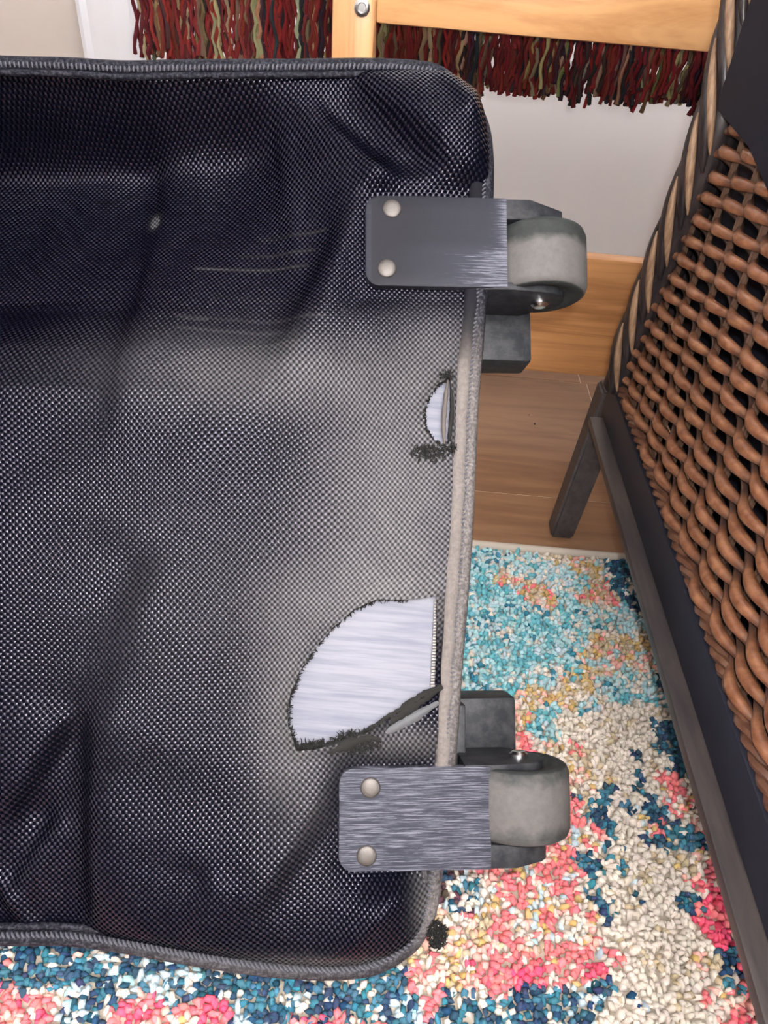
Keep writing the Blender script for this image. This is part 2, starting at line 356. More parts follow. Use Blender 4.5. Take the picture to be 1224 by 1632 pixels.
# ================================================================== BENCH (pine, behind)
BY = .70
M_pine = wood('varnished_pine', (.62, .34, .15), (.40, .17, .06), (5, 60, 30), .28)
M_pine2 = wood('varnished_pine_board', (.54, .26, .105), (.29, .12, .042), (2.5, 60, 45), .28)
M_pinev = wood('varnished_pine_post', (.60, .33, .15), (.42, .19, .075), (50, 50, 4), .28)
M_steel = mat('brushed_steel', (.62, .60, .58), .28, .5, 1)[0]
M_dark = mat('dark_recess', (.01, .01, .01), .6, .3)[0]
bench = empty('pine_bench', (.2, BY, 0), 'varnished pine bench frame with a wide lower board standing behind the bag', 'bench')
post = lambda x0, x1, y0, y1, h: MB().box((x0, y0, 0), (x1, y1, h), .004).build('post', M_pinev, bench, True)
post(-.0745, -.0405, BY - .012, BY + .03, .47); post(.56, .594, BY - .012, BY + .03, .47)
post(-.60, -.566, .80, .84, .47); post(.56, .594, .80, .84, .47)
rail_b = MB().box((-.041, BY, .3625), (.561, BY + .022, .414), .004).build('front_rail', M_pine, bench, True)
low = MB().box((-.041, BY + .002, .067), (.561, BY + .02, .191), .003).build('lower_board', M_pine2, bench, True)
MB().box((-.60, .805, .430), (.594, .835, .462), .004).build('back_rail', M_pine, bench, True)
MB().box((.562, BY + .029, .425), (.592, .801, .46), .003).build('side_rail', M_pinev, bench, True)
sp = aty(577, 12, BY - .012); fr = lambda c: (lambda a, b, h: Vector((c.x + a, BY - .012 - h, c.z + b)))
sw = MB().lathe([(.0062, -.001), (.0062, .0012), (.0052, .002), (.0036, .002), (.0030, .0004), (.0001, .0004)], fr(sp), 20).build('screw_cap', M_steel, bench, True)
# ---- fringed throw over the back rail
M_yarn = attr_color('fringe_yarn', 'Col', .95, .05)
M_cloth = attr_color('throw_weave', 'Col', .95, .05)
throw = empty('fringed_throw', (0, .80, .46), 'dark red and gold throw with long yarn fringe hung over the bench rail', 'blanket')
ycol = [(.085, .012, .012), (.12, .018, .015), (.06, .011, .014), (.04, .02, .02), (.022, .018, .022), (.17, .125, .07), (.22, .17, .105), (.09, .06, .035), (.10, .015, .014)]
cx0, cx1 = -.262, .50
cl = MB(); nseg = 90
pathc = [(.793, .396), (.794, .42), (.797, .455), (.80, .466), (.82, .4685), (.838, .466), (.843, .45), (.845, .40), (.846, .36)]
rows = [[(cx0 + (cx1 - cx0) * i / nseg, y - .003 * math.sin(i * 1.7) * (1 if y < .82 else -1), z) for i in range(nseg + 1)] for y, z in pathc]
Vc = [p for r in rows for p in r]; Fc = [(r * (nseg + 1) + i, r * (nseg + 1) + i + 1, (r + 1) * (nseg + 1) + i + 1, (r + 1) * (nseg + 1) + i) for r in range(len(rows) - 1) for i in range(nseg)]
co = mk('throw_cloth', Vc, Fc, M_cloth, None, True); adopt(co, throw)
md = co.modifiers.new('thick', 'SOLIDIFY'); md.thickness = .003; md.offset = 0
ca = co.data.color_attributes.new('Col', 'FLOAT_COLOR', 'POINT')
for i, v in enumerate(co.data.vertices): ca.data[i].color = (*ycol[(i // 3 * 7) % 5], 1)
x = cx0 + .004; ti = 0
while x < cx1:
    V = []; Fc = []; cl_ = []; mb = MB()
    wdt = random.uniform(.010, .016); ny = random.randint(16, 20)
    bot = .3105 + random.uniform(-.005, .005)
    dom = random.choice([0, 1, 1, 8, 2, 3, 4]); spans = []
    for k in range(ny):
        xx = x + wdt * (k + .5) / ny; yy = .793 - random.uniform(0, .014); e = bot + random.uniform(-.004, .007)
        sway = random.gauss(0, .0045); ph = random.uniform(0, 6); N = 15; fz = random.uniform(110, 330)
        pts = []; rr = []
        for q in range(N):
            s_ = q / (N - 1); z = .404 + (e - .404) * s_
            pts.append((xx + sway * s_ ** 1.3 + .0017 * math.sin(ph + z * fz), yy - .004 * s_ + .0016 * math.cos(ph + z * fz * 1.2), z)); rr.append(.0017 * (1 + .22 * math.sin(ph + q * 2.1)) * (1.15 if q > N - 3 else 1))
        n0 = len(mb.v); mb.tube(pts, rr, 5); c = random.choice(ycol) if random.random() < .6 else ycol[dom]
        c = tuple(a * random.uniform(.75, 1.25) for a in c); cl_ += [c] * (len(mb.v) - n0)
    o = mb.build('fringe_tassel', M_yarn, throw, True)
    ca = o.data.color_attributes.new('Col', 'FLOAT_COLOR', 'POINT')
    for i, c in enumerate(cl_): ca.data[i].color = (*c, 1)
    x += wdt + (.004 if random.random() < .12 else -.0005)

# ================================================================== WICKER CHAIR
CX = .158; CH = .1255
M_blk = mat('black_stained_wood', (.035, .028, .026), .42, .5)
g = G(M_blk[1]); nz = g.noise(g.coord('Object', (60, 6, 60)), 3, 5, .6); g.l(g.ramp(nz, [(.3, (.018, .015, .018)), (.7, (.06, .048, .042))]), M_blk[2].inputs['Base Color']); g.bump(nz, .15, .0006, M_blk[2]); M_blk = M_blk[0]
M_ledge = mat('black_painted_ledge', (.012, .013, .022), .55, .4)[0]
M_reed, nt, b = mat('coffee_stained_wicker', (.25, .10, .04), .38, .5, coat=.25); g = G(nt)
nz = g.noise(g.coord('Object', (30, 60, 90)), 2.2, 4, .65); at = g.n('ShaderNodeAttribute', attribute_name='stain_shade').outputs['Fac']
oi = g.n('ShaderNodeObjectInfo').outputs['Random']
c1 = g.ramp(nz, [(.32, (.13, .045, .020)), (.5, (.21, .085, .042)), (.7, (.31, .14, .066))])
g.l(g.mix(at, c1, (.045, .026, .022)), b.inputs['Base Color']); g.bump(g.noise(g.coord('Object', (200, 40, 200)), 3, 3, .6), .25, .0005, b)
M_wrap = mat('dark_lacquered_reed', (.045, .033, .032), .33, .45, coat=.1)
g = G(M_wrap[1]); nz = g.noise(g.coord('Object', (150, 30, 30)), 2, 4, .6); g.l(g.ramp(nz, [(.35, (.012, .010, .012)), (.7, (.045, .034, .032))]), M_wrap[2].inputs['Base Color']); M_wrap = M_wrap[0]
M_tan = mat('worn_tan_reed', (.36, .22, .13), .45, .4)
g = G(M_tan[1]); nz = g.noise(g.coord('Object', (150, 30, 30)), 3, 4, .6); g.l(g.ramp(nz, [(.35, (.17, .095, .055)), (.65, (.33, .21, .125))]), M_tan[2].inputs['Base Color']); M_tan = M_tan[0]
M_stake = mat('bare_reed_stake', (.10, .055, .035), .5, .4)[0]
M_cush = mat('black_cushion_cloth', (.010, .011, .020), .8, .2)[0]
chair = empty('wicker_chair', (.4, .35, 0), 'brown woven wicker chair with black wooden base rail right of the bag', 'chair')
RH = .0355; PX = .1745                      # rail height, plane of the woven side
ZB = CH + RH + .001
MB().box((CX, -.02, CH), (CX + .04, .515, CH + .0065), .0012).build('base_rail', M_blk, chair, True)
MB().box((CX + .0105, -.02, CH + .0068), (CX + .04, .522, CH + RH), .001).build('upper_beam', M_ledge, chair, True)
MB().box((CX + .042, .525, CH), (.62, .548, CH + RH), .002).build('base_rail', M_blk, chair, True)
MB().box((.60, -.02, CH), (.628, .545, CH + RH), .002).build('base_rail', M_blk, chair, True)
MB().box((CX + .02, -.02, CH), (.62, .003, CH + RH), .002).build('base_rail', M_blk, chair, True)
def leg(x, y, dx, dy, z1=.005):
    q = [(-.0115, -.0115), (.0115, -.0115), (.0115, .0115), (-.0115, .0115)]
    V = [(x + a * .9 + dx, y + b_ * .9 + dy, 0.0) for a, b_ in q] + [(x + a * 1.05, y + b_ * 1.05, CH + .01) for a, b_ in q]
    V = [(vx, vy, vz + z1) for vx, vy, vz in V[:4]] + V[4:]
    bm = bmesh.new(); vs = [bm.verts.new(v) for v in V]; bm.faces.new(vs[:4][::-1]); bm.faces.new(vs[4:])
    for i in range(4): bm.faces.new((vs[i], vs[(i + 1) % 4], vs[4 + (i + 1) % 4], vs[4 + i]))
    bmesh.ops.bevel(bm, geom=bm.edges[:], offset=.0022, segments=2, affect='EDGES'); bm.verts.index_update()
    m_ = MB().add([v.co.copy() for v in bm.verts], [[v.index for v in f.verts] for f in bm.faces]); bm.free()
    return m_.build('leg', M_blk, chair, True)
leg(CX + .028, .560, -.0215, -.036, 0.0); leg(.615, .545, .004, -.01, 0.0); leg(CX + .0145, .0, -.002, -.01, RZ + .0004); leg(.615, .0, .004, -.01, RZ + .0004)
# woven side panel: strands run front to back round upright stakes
p0 = atx(992, 632, PX); p1 = atx(1128, 300, PX); p2 = atx(1168, 190, PX); p3 = atx(1200, 60, PX)
def backY(z):                                   # back edge of the panel as a function of height
    pts = [(p0.z, p0.y), (p1.z, p1.y), (p2.z, p2.y), (p3.z, p3.y)]
    if z <= pts[0][0]: a, b_ = pts[0], pts[1]
    else:
        for a, b_ in zip(pts[:-1], pts[1:]):
            if z <= b_[0]: break
    return a[1] + (b_[1] - a[1]) * (z - a[0]) / (b_[0] - a[0])
panel = MB().box((PX + .010, -.01, ZB - .001), (PX + .014, .005, .42)).build('wicker_side', M_wrap, chair)
ZT = .46; rp = .0063; sp_ = .0315
zz = ZB + .008; ri = 0
stake_y = [.0 + sp_ * k for k in range(0, 60)]
while zz < ZT:
    yb = min(backY(zz), .62); ys = np.arange(-.005, yb, sp_ / 9)
    phs = 0 if ri % 2 else math.pi; jit = random.uniform(-.0012, .0012); pts = []; st = []
    irr = random.uniform(.85, 1.15)
    for y in ys:
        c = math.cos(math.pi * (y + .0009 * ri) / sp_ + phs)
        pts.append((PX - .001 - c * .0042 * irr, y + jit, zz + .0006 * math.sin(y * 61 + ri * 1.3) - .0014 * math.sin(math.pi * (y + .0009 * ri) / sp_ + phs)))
        st.append(max(0, min(1, (.55 - c) * 1.3)) * .9)  # dips and tails go darker: dark glaze plus shade put into the colour
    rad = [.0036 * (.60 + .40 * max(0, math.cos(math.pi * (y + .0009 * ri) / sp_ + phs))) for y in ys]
    m_ = MB().tube(pts, rad, 8, flat=.95, up=(0, 0, 1)); m_.v = [Vector((PX + (v.x - PX) * .92, v.y, v.z)) for v in m_.v]
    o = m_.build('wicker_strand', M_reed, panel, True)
    a_ = o.data.attributes.new('stain_shade', 'FLOAT', 'POINT')
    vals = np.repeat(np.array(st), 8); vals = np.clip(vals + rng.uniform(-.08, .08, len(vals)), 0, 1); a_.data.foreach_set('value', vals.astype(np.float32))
    zz += rp * random.uniform(.95, 1.05); ri += 1
for y in stake_y:
    zt = ZB
    while zt < ZT and backY(zt) > y and zt < ZT: zt += .004
    if zt - ZB < .01: continue
    for dy in (-.0016, .0016): MB().tube([(PX, y + dy, ZB - .001), (PX, y + dy + .001, (ZB + zt) / 2), (PX, y + dy, zt)], .0013, 6).build('wicker_stake', M_stake, panel, True)
MB().tube([(PX + .002, -.012, ZB), (PX + .002, -.012, .3), (PX + .002, -.012, ZT)], .0095, 12).build('front_post', M_wrap, chair, True)
# twisted bottom border of the panel
for k in range(3):
    pts = [(PX - .0015 + .0022 * math.cos(y * 210 + k * 2.09), y, ZB + .0035 + .0028 * math.sin(y * 210 + k * 2.09)) for y in np.arange(-.005, .535, .0035)]
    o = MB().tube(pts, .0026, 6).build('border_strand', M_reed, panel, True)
    a_ = o.data.attributes.new('stain_shade', 'FLOAT', 'POINT'); a_.data.foreach_set('value', np.full(len(o.data.vertices), .55, dtype=np.float32))
# wrapped corner post along the back edge
zs = np.linspace(ZB, ZT + .06, 26); axis = [Vector((PX - .001, backY(z) + .012, z)) for z in zs]
cp = MB().tube(axis, .0125, 12).build('corner_post', M_wrap, chair, True)
def ax_at(t): 
    f_ = t * (len(axis) - 1); i = min(int(f_), len(axis) - 2); return axis[i].lerp(axis[i + 1], f_ - i)
for k in range(11):
    t0 = -.02 + k * .098
    for j, (mm, a0, a1, rad_, t1) in enumerate(((M_wrap, 2.3, 4.3, .0052, .24), (M_tan, 3.15, 4.35, .0027, .15))):
        pts = []; rr = []
        for q in range(13):
            s_ = q / 12; t = min(1, max(0, t0 + (.03 if j else 0) + t1 * s_)); a = ax_at(t); an = a1 + (a0 - a1) * s_
            R_ = .0125 + (.0022 if j else -.0005)
            pts.append(a + Vector((math.cos(an) * R_ , -abs(0) + math.sin(an) * R_, 0))); rr.append(rad_ * (.18 + .82 * math.sin(math.pi * min(1, max(0.0, s_))) ** .8))
        if (pts[0] - pts[-1]).length < .01: continue
        m_ = MB().tube(pts, rr, 8).build('wrap_strip' , mm, cp, True)
        if j: m_['label'] = 'worn tan strip'
MB().box((PX + .03, .004, .25), (.583, .50, .375), .018).build('seat_cushion', M_cush, chair, True)
q1 = atx(1170, 185, PX); q2 = atx(1224, 240, PX)
acm = MB().prism([(-.028, .50), (-.028, q2.z - .03), (q2.y - .05, q2.z - .012), (q2.y, q2.z), (q1.y + .004, q1.z + .002), (q1.y + .004, .50)], PX - .011, PX + .05, lambda a, b, h: Vector((h, a, b)), .004).build('arm_pad', M_cush, chair, True)
MB().box((PX + .022, .002, .20), (PX + .026, .22, .45), .001).box((PX + .022, .22, .166), (PX + .026, .504, .45), .001).build('dark_gap_sheet', M_cush, chair, True)  # unseen dark sheet added behind the weave so its gaps look dark
MB().box((.585, .0, CH + RH), (.60, .5, .50), .003).build('side_panel', M_wrap, chair, True)
MB().box((PX + .012, .505, CH + RH), (.60, .52, .56), .003).build('back_panel', M_wrap, chair, True)

# ================================================================== ROLLING DUFFEL BAG
nrm = ray(560, 920).normalized(); DD = .36
def fpt(x, y): d = ray(x, y); return CAM + d * (DD / d.dot(nrm))
OUT = -nrm
O0 = fpt(612, 920); UU = (fpt(712, 920) - O0).normalized(); VV = OUT.cross(UU).normalized()
if VV.z < 0: VV = -VV
def uvp(x, y): p = fpt(x, y) - O0; return Vector((p.dot(UU), p.dot(VV)))
def W3(u, v, w_=0): return O0 + UU * u + VV * v + OUT * w_
S = .000306                                    # metres per pixel on the face, roughly
bag = empty('duffel_bag', W3(-.1, -.2, -.05), 'large black woven nylon wheeled duffel bag lying tipped back with torn corner', 'bag')
M_ny = nylon('ballistic_nylon'); M_ny2 = nylon('ballistic_nylon_side', dusty=False)
M_pip, nt, b = mat('woven_piping', (.03, .03, .04), .6, .15); g = G(nt)
v_ = g.coord('Object', (1, 1, 1)); nz = g.noise(v_, 700, 2, .6); dz = g.n('ShaderNodeAttribute', attribute_name='dust').outputs['Fac']
g.l(g.mix(g.m('MULTIPLY', dz, g.m('ADD', .35, nz)), g.ramp(nz, [(.45, (.004, .004, .008)), (.66, (.035, .035, .045))]), g.mix(nz, (.03, .028, .028), (.27, .24, .225))), b.inputs['Base Color']); g.bump(nz, .6, .0008, b)
right = [(650, 96), (700, 105), (745, 140), (773, 182), (785, 232), (786, 320), (776, 480), (763, 640), (757, 780), (750, 900), (738, 1050), (731, 1150), (722, 1260), (706, 1390), (694, 1460), (668, 1510), (630, 1540)]
top_ = [(-700, 70), (-200, 80), (0, 90), (110, 93), (200, 98), (300, 96), (480, 95), (580, 94), (650, 96)]
bot_ = [(-700, 1490), (-200, 1500), (0, 1507), (100, 1507), (200, 1520), (300, 1538), (420, 1556), (520, 1562), (590, 1556), (630, 1540)]
def dense(pts): 
    out = bezier([(*uvp(*p), 0) for p in pts], 14); return np.array([(p.x, p.y) for p in out])
def resamp(P, n):
    L = np.concatenate([[0], np.cumsum(np.hypot(*np.diff(P, axis=0).T))]); t = np.linspace(0, L[-1], n)
    return np.stack([np.interp(t, L, P[:, 0]), np.interp(t, L, P[:, 1])], 1)
NU, NV = 520, 320
# corner split: half of each round corner belongs to the side, half to top/bottom
Rc = resamp(dense(right[2:-2][::-1]), NV)             # bottom -> top
Tc = dense(top_ + right[1:3]); Bc = dense(bot_ + right[-3:-1][::-1])
def bias(P, n):                                       # finer columns near the visible right side
    L = np.concatenate([[0], np.cumsum(np.hypot(*np.diff(P, axis=0).T))]); t = L[-1] * (1 - (1 - np.linspace(0, 1, n)) ** 1.25)
    return np.stack([np.interp(t, L, P[:, 0]), np.interp(t, L, P[:, 1])], 1)
Tc = bias(Tc, NU); Bc = bias(Bc, NU)
Lc = np.stack([np.linspace(Bc[0, 0], Tc[0, 0], NV), np.linspace(Bc[0, 1], Tc[0, 1], NV)], 1)
s = np.linspace(0, 1, NU)[None, :, None]; t_ = np.linspace(0, 1, NV)[:, None, None]
P00, P10, P01, P11 = Bc[0], Bc[-1], Tc[0], Tc[-1]
UVg = (1 - t_) * Bc[None] + t_ * Tc[None] + (1 - s) * Lc[:, None] + s * Rc[:, None] - ((1 - s) * (1 - t_) * P00 + s * (1 - t_) * P10 + (1 - s) * t_ * P01 + s * t_ * P11)
UVg = UVg.reshape(-1, 2)
def P3n(uv, w_): return np.array(O0)[None] + uv[:, :1] * np.array(UU)[None] + uv[:, 1:2] * np.array(VV)[None] + np.asarray(w_).reshape(-1, 1) * np.array(OUT)[None]
PX_, PY_ = proj_np(P3n(UVg, np.zeros(len(UVg))))
# --- large folds, heights in metres
def seg_dist(x, y, x0, y0, x1, y1):
    dx, dy = x1 - x0, y1 - y0; L = math.hypot(dx, dy); a = ((x - x0) * dx + (y - y0) * dy) / L; sgn = ((x - x0) * dy - (y - y0) * dx) / L
    return a / L, sgn
def folds(x, y):
    h = np.zeros_like(x)
    def step(x0, y0, x1, y1, wd, amp):        # slope band along a line
        a, d_ = seg_dist(x, y, x0, y0, x1, y1); m_ = np.exp(-(np.maximum(0, np.abs(a - .5) - .35) / .22) ** 2)
        return amp * np.tanh(d_ / wd) * np.exp(-(d_ / (wd * 4.5)) ** 2) * m_
    def ridge(x0, y0, x1, y1, wd, amp):
        a, d_ = seg_dist(x, y, x0, y0, x1, y1); m_ = np.exp(-(np.maximum(0, np.abs(a - .5) - .35) / .22) ** 2)
        return amp * np.exp(-(d_ / wd) ** 2) * m_
    for q in STEPS: h += step(*q)
    for q in RIDGES: h += ridge(*q)
    # upper left sinks away, top right corner turns down to the lens
    k = np.clip((580 - y) / 360, 0, 1); k = k * k * (3 - 2 * k); mx = 1 / (1 + np.exp((x - 470) / 45)); h += -.036 * k * mx - .012 * np.clip((300 - x) / 300, 0, 1.5) * np.clip((560 - y) / 100, 0, 1)
    k2 = np.clip((x - 430) / 330, 0, 1) * np.clip((560 - y) / 440, 0, 1); h += .020 * k2
    kb = np.clip((y - 1080) / 450, 0, 1); h += .014 * kb ** 1.2 / (1 + np.exp((150 - x) / 30))
    kl = np.clip((430 - x) / 500, 0, 1); h += .022 * kl * np.clip((y - 480) / 150, 0, 1) * (1 - .6 * kb)
    # left lower part drops
    mx = 1 / (1 + np.exp((x - 170) / 30)); k = np.clip((y - 980) / 500, 0, 1); h += -.010 * k * mx
    h += .004 * np.exp(-(((x - 430) / 260) ** 2 + ((y - 900) / 330) ** 2))
    h += .0007 * np.sin(x / 37 + np.sin(y / 60)) * np.sin(y / 45 + x / 90)
    fade = 1 / (1 + np.exp((x - 672) / 9)); low = 1 / (1 + np.exp(-(y - 540) / 20)); h = np.where(h > 0, h * (1 - low * (1 - fade)), h)
    return h
STEPS = [(555, 120, 700, 265, 16, .0062), (480, 130, 640, 300, 18, -.0072), (590, 280, 430, 570, 22, .0068), (240, 90, 190, 640, 18, .0034), (250, 880, 150, 1160, 38, .0045), (150, 1150, 145, 1480, 18, .0045),
         (120, 1150, 30, 1290, 14, -.004), (90, 1300, 10, 1430, 14, .004), (560, 1230, 430, 1420, 18, -.0030), (340, 1380, 300, 1480, 16, .0025), (600, 1400, 500, 1520, 16, .002)]
RIDGES = [(700, 130, 755, 210, 14, .003), (640, 1400, 560, 1500, 16, .002), (0, 1400, 60, 1500, 14, .004), (430, 60, 470, 420, 22, .0025)]
hh = folds(PX_, PY_)
sm = lambda q: (lambda c: c * c * (3 - 2 * c))(np.clip(q, 0, 1))
flatm = sm((PX_ - 360) / 110) * sm((PY_ - 530) / 90) * sm((1240 - PY_) / 60)
hh = hh * (1 - flatm) + (.0015 + .0018 * np.log1p(np.exp(np.clip((hh - .0015) / .0018, -30, 30)))) * flatm
brk = lambda yc: np.exp(-(np.maximum(0, np.abs(PY_ - yc) - 78) / 30) ** 2) * (1 / (1 + np.exp(-(PX_ - 545) / 14)))
bm_ = np.maximum(brk(393), brk(1299)); hh = hh * (1 - bm_)
edge = np.minimum.reduce([np.tile(np.linspace(0, 1, NV)[:, None], (1, NU)).ravel(), 1 - np.tile(np.linspace(0, 1, NV)[:, None], (1, NU)).ravel(), 1 - np.tile(np.linspace(0, 1, NU)[None], (NV, 1)).ravel()])
em = np.clip(edge / .03, 0, 1); em = em * em * (3 - 2 * em)
tt_ = 1 - np.tile(np.linspace(0, 1, NV)[:, None], (1, NU)).ravel(); e2 = np.clip(tt_ / .10, 0, 1); e2 = e2 * e2 * (3 - 2 * e2)
neg = np.minimum(hh, 0) * e2; ep = np.clip(edge / .10, 0, 1); ep = ep * (2 - ep); hh = (np.maximum(hh, 0) * ep + neg) * em - .0015 * (1 - em)
# --- holes
hole1 = [(694, 950), (650, 956), (600, 955), (565, 970), (530, 1000), (500, 1035), (478, 1070), (462, 1110), (460, 1150), (474, 1192), (500, 1190), (545, 1180), (590, 1162), (640, 1130), (692, 1098), (694, 1020)]
hole2 = [(716, 604), (698, 616), (683, 636), (675, 660), (678, 686), (692, 704), (708, 714), (716, 690), (719, 650)]
def inside(poly, x, y):
    r = np.zeros(len(x), bool); k = len(poly)
    for i in range(k):
        (x0, y0), (x1, y1) = poly[i], poly[(i + 1) % k]
        c = ((y0 > y) != (y1 > y)); xi = (x1 - x0) * (y - y0) / (y1 - y0 + 1e-9) + x0; r ^= c & (x < xi)
    return r
def snap(poly, x, y, lim):
    k = len(poly); bd_ = np.full(len(x), 1e9); bx = x.copy(); by = y.copy()
    for i in range(k):
        (x0, y0), (x1, y1) = poly[i], poly[(i + 1) % k]; dx, dy = x1 - x0, y1 - y0
        t = np.clip(((x - x0) * dx + (y - y0) * dy) / (dx * dx + dy * dy), 0, 1); qx, qy = x0 + t * dx, y0 + t * dy; d_ = np.hypot(x - qx, y - qy)
        m_ = d_ < bd_; bd_[m_] = d_[m_]; bx[m_] = qx[m_]; by[m_] = qy[m_]
    return bd_, bx, by
idx = np.arange(NU * NV).reshape(NV, NU)
quads = np.stack([idx[:-1, :-1].ravel(), idx[:-1, 1:].ravel(), idx[1:, 1:].ravel(), idx[1:, :-1].ravel()], 1)
cxq = PX_[quads].mean(1); cyq = PY_[quads].mean(1)
kill = inside(hole1, cxq, cyq) | inside(hole2, cxq, cyq)
for poly in (hole1, hole2):
    bd_, bx, by = snap(poly, PX_, PY_, 4); m_ = bd_ < 2.6
    for i in np.nonzero(m_)[0]: UVg[i] = uvp(bx[i] + rng.uniform(-.8, .8), by[i] + rng.uniform(-.8, .8))
    near = np.exp(-(bd_ / 10) ** 2); hh += near * .0012
V3 = P3n(UVg, hh)
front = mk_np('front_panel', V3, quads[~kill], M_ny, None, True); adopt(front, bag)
# dust and wear
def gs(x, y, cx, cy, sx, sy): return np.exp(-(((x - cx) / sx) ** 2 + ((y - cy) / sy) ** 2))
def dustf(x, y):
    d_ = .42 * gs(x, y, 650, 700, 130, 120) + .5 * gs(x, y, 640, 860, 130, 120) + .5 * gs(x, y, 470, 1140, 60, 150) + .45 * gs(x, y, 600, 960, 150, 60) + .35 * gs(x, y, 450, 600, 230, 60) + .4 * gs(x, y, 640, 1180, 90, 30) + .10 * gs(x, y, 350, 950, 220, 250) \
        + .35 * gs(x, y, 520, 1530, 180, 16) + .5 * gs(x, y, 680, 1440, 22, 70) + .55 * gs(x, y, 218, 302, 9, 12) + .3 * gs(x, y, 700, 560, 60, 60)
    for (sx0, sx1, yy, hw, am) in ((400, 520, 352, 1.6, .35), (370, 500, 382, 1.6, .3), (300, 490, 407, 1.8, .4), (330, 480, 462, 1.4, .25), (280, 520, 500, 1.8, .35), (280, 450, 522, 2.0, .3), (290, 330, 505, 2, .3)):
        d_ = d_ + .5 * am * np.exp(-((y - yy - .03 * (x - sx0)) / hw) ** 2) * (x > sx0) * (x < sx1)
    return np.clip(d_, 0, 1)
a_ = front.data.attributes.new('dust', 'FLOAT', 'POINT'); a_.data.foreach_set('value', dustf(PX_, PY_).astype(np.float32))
uvl = front.data.uv_layers.new(name='UVMap'); li = np.zeros(len(front.data.loops), dtype=np.int32); front.data.loops.foreach_get('vertex_index', li)
uvl.data.foreach_set('uv', UVg[li].astype(np.float32).ravel())
# --- soft body behind the panel
loop = np.concatenate([Bc[::6], Rc[::6][1:-1], Tc[::-6], Lc[::-20][1:-1]])
def depth(v): k = np.clip((v - loop[:, 1].min()) / (loop[:, 1].max() - loop[:, 1].min()), 0, 1); return .066 + .075 * k
ctr = loop.mean(0); ringsB = []
dl = depth(loop[:, 1]); nL = len(loop)
for fr_, sc_, cut in ((0, 1.0, -.0016), (.04, 1.0, 0), (.25, .996, 0), (.6, .99, 0), (.85, .985, 0), (.97, .975, 0), (1.0, .95, 0)):
    uvr = ctr + (loop - ctr) * (1, 1) ; uvr = loop - (loop - ctr) * (1 - sc_) * np.array([.5, .8]); ringsB.append(P3n(uvr, -dl * fr_ + cut * 1))
Vb = np.concatenate(ringsB + [P3n(ctr[None], [-.11])]); Fb = []
for r in range(6):
    for i in range(nL): Fb.append((r * nL + i, r * nL + (i + 1) % nL, (r + 1) * nL + (i + 1) % nL, (r + 1) * nL + i))
for i in range(nL): Fb.append((6 * nL + i, 6 * nL + (i + 1) % nL, 7 * nL))
body = mk('bag_body', Vb, Fb, M_ny2, None, True); adopt(body, bag)
uvl = body.data.uv_layers.new(name='UVMap')
for l in body.data.loops:
    v = Vb[l.vertex_index] - np.array(O0); uvl.data[l.index].uv = (v @ np.array(UU) + v @ np.array(OUT), v @ np.array(VV))
# --- piping round the edge, raised double welt with stitches
full = np.concatenate([dense(top_), dense(right)[1:], dense(bot_[::-1])[1:]])
full = resamp(full, 560); fx, fy = proj_np(P3n(full, np.zeros(len(full))))
def add_dust(o, fn):
    n_ = len(o.data.vertices); P = np.zeros(n_ * 3); o.data.vertices.foreach_get('co', P); x, y = proj_np(P.reshape(-1, 3)); a_ = o.data.attributes.new('dust', 'FLOAT', 'POINT'); a_.data.foreach_set('value', np.clip(fn(x, y), 0, 1).astype(np.float32))
def inset(P, d_):
    T = np.gradient(P, axis=0); T /= np.hypot(T[:, 0], T[:, 1])[:, None]; return P + np.stack([T[:, 1], -T[:, 0]], 1) * d_
ctrv = np.array(ctr)
def ring3(d_, w_): Q = inset(full, d_); return [Vector(p) for p in P3n(Q, np.full(len(Q), w_))]
edust = lambda x, y: .9 * (1 / (1 + np.exp(-(y - 560) / 25))) * (1 / (1 + np.exp((y - 1250) / 40))) + .75 * gs(x, y, 690, 1450, 40, 70) + .25 * gs(x, y, 400, 1540, 300, 40)
pm = MB().tube(ring3(.0034, -.0005), .0036, 10, caps=True); pip = pm.build('piping', M_pip, None, True); add_dust(pip, edust); adopt(pip, bag)
pm = MB().tube(ring3(.0086, .0004), .0016, 8, flat=1.0); p2_ = pm.build('piping', M_pip, None, True); add_dust(p2_, lambda x, y: edust(x, y) * .8); adopt(p2_, bag)
M_st = mat('grey_stitch_thread', (.08, .08, .095), .6, .3)[0]
st = MB(); Q = ring3(.0040, .0036); T = ring3(.0062, .0036)
fine1 = [Vector(p) for p in P3n(resamp(inset(full, .0046), 1150), np.full(1150, .0030))]; fine2 = [Vector(p) for p in P3n(resamp(inset(full, .0066), 1150), np.full(1150, .0016))]
for i in range(1, 1149, 2):
    a, b_ = (fine1[i], fine2[i + 1]) ; st.tube([a, (a + b_) / 2 + OUT * .0004, b_], [.0003, .00055, .0003], 5)
st.build('stitching', M_st, bag, True, 'stuff')
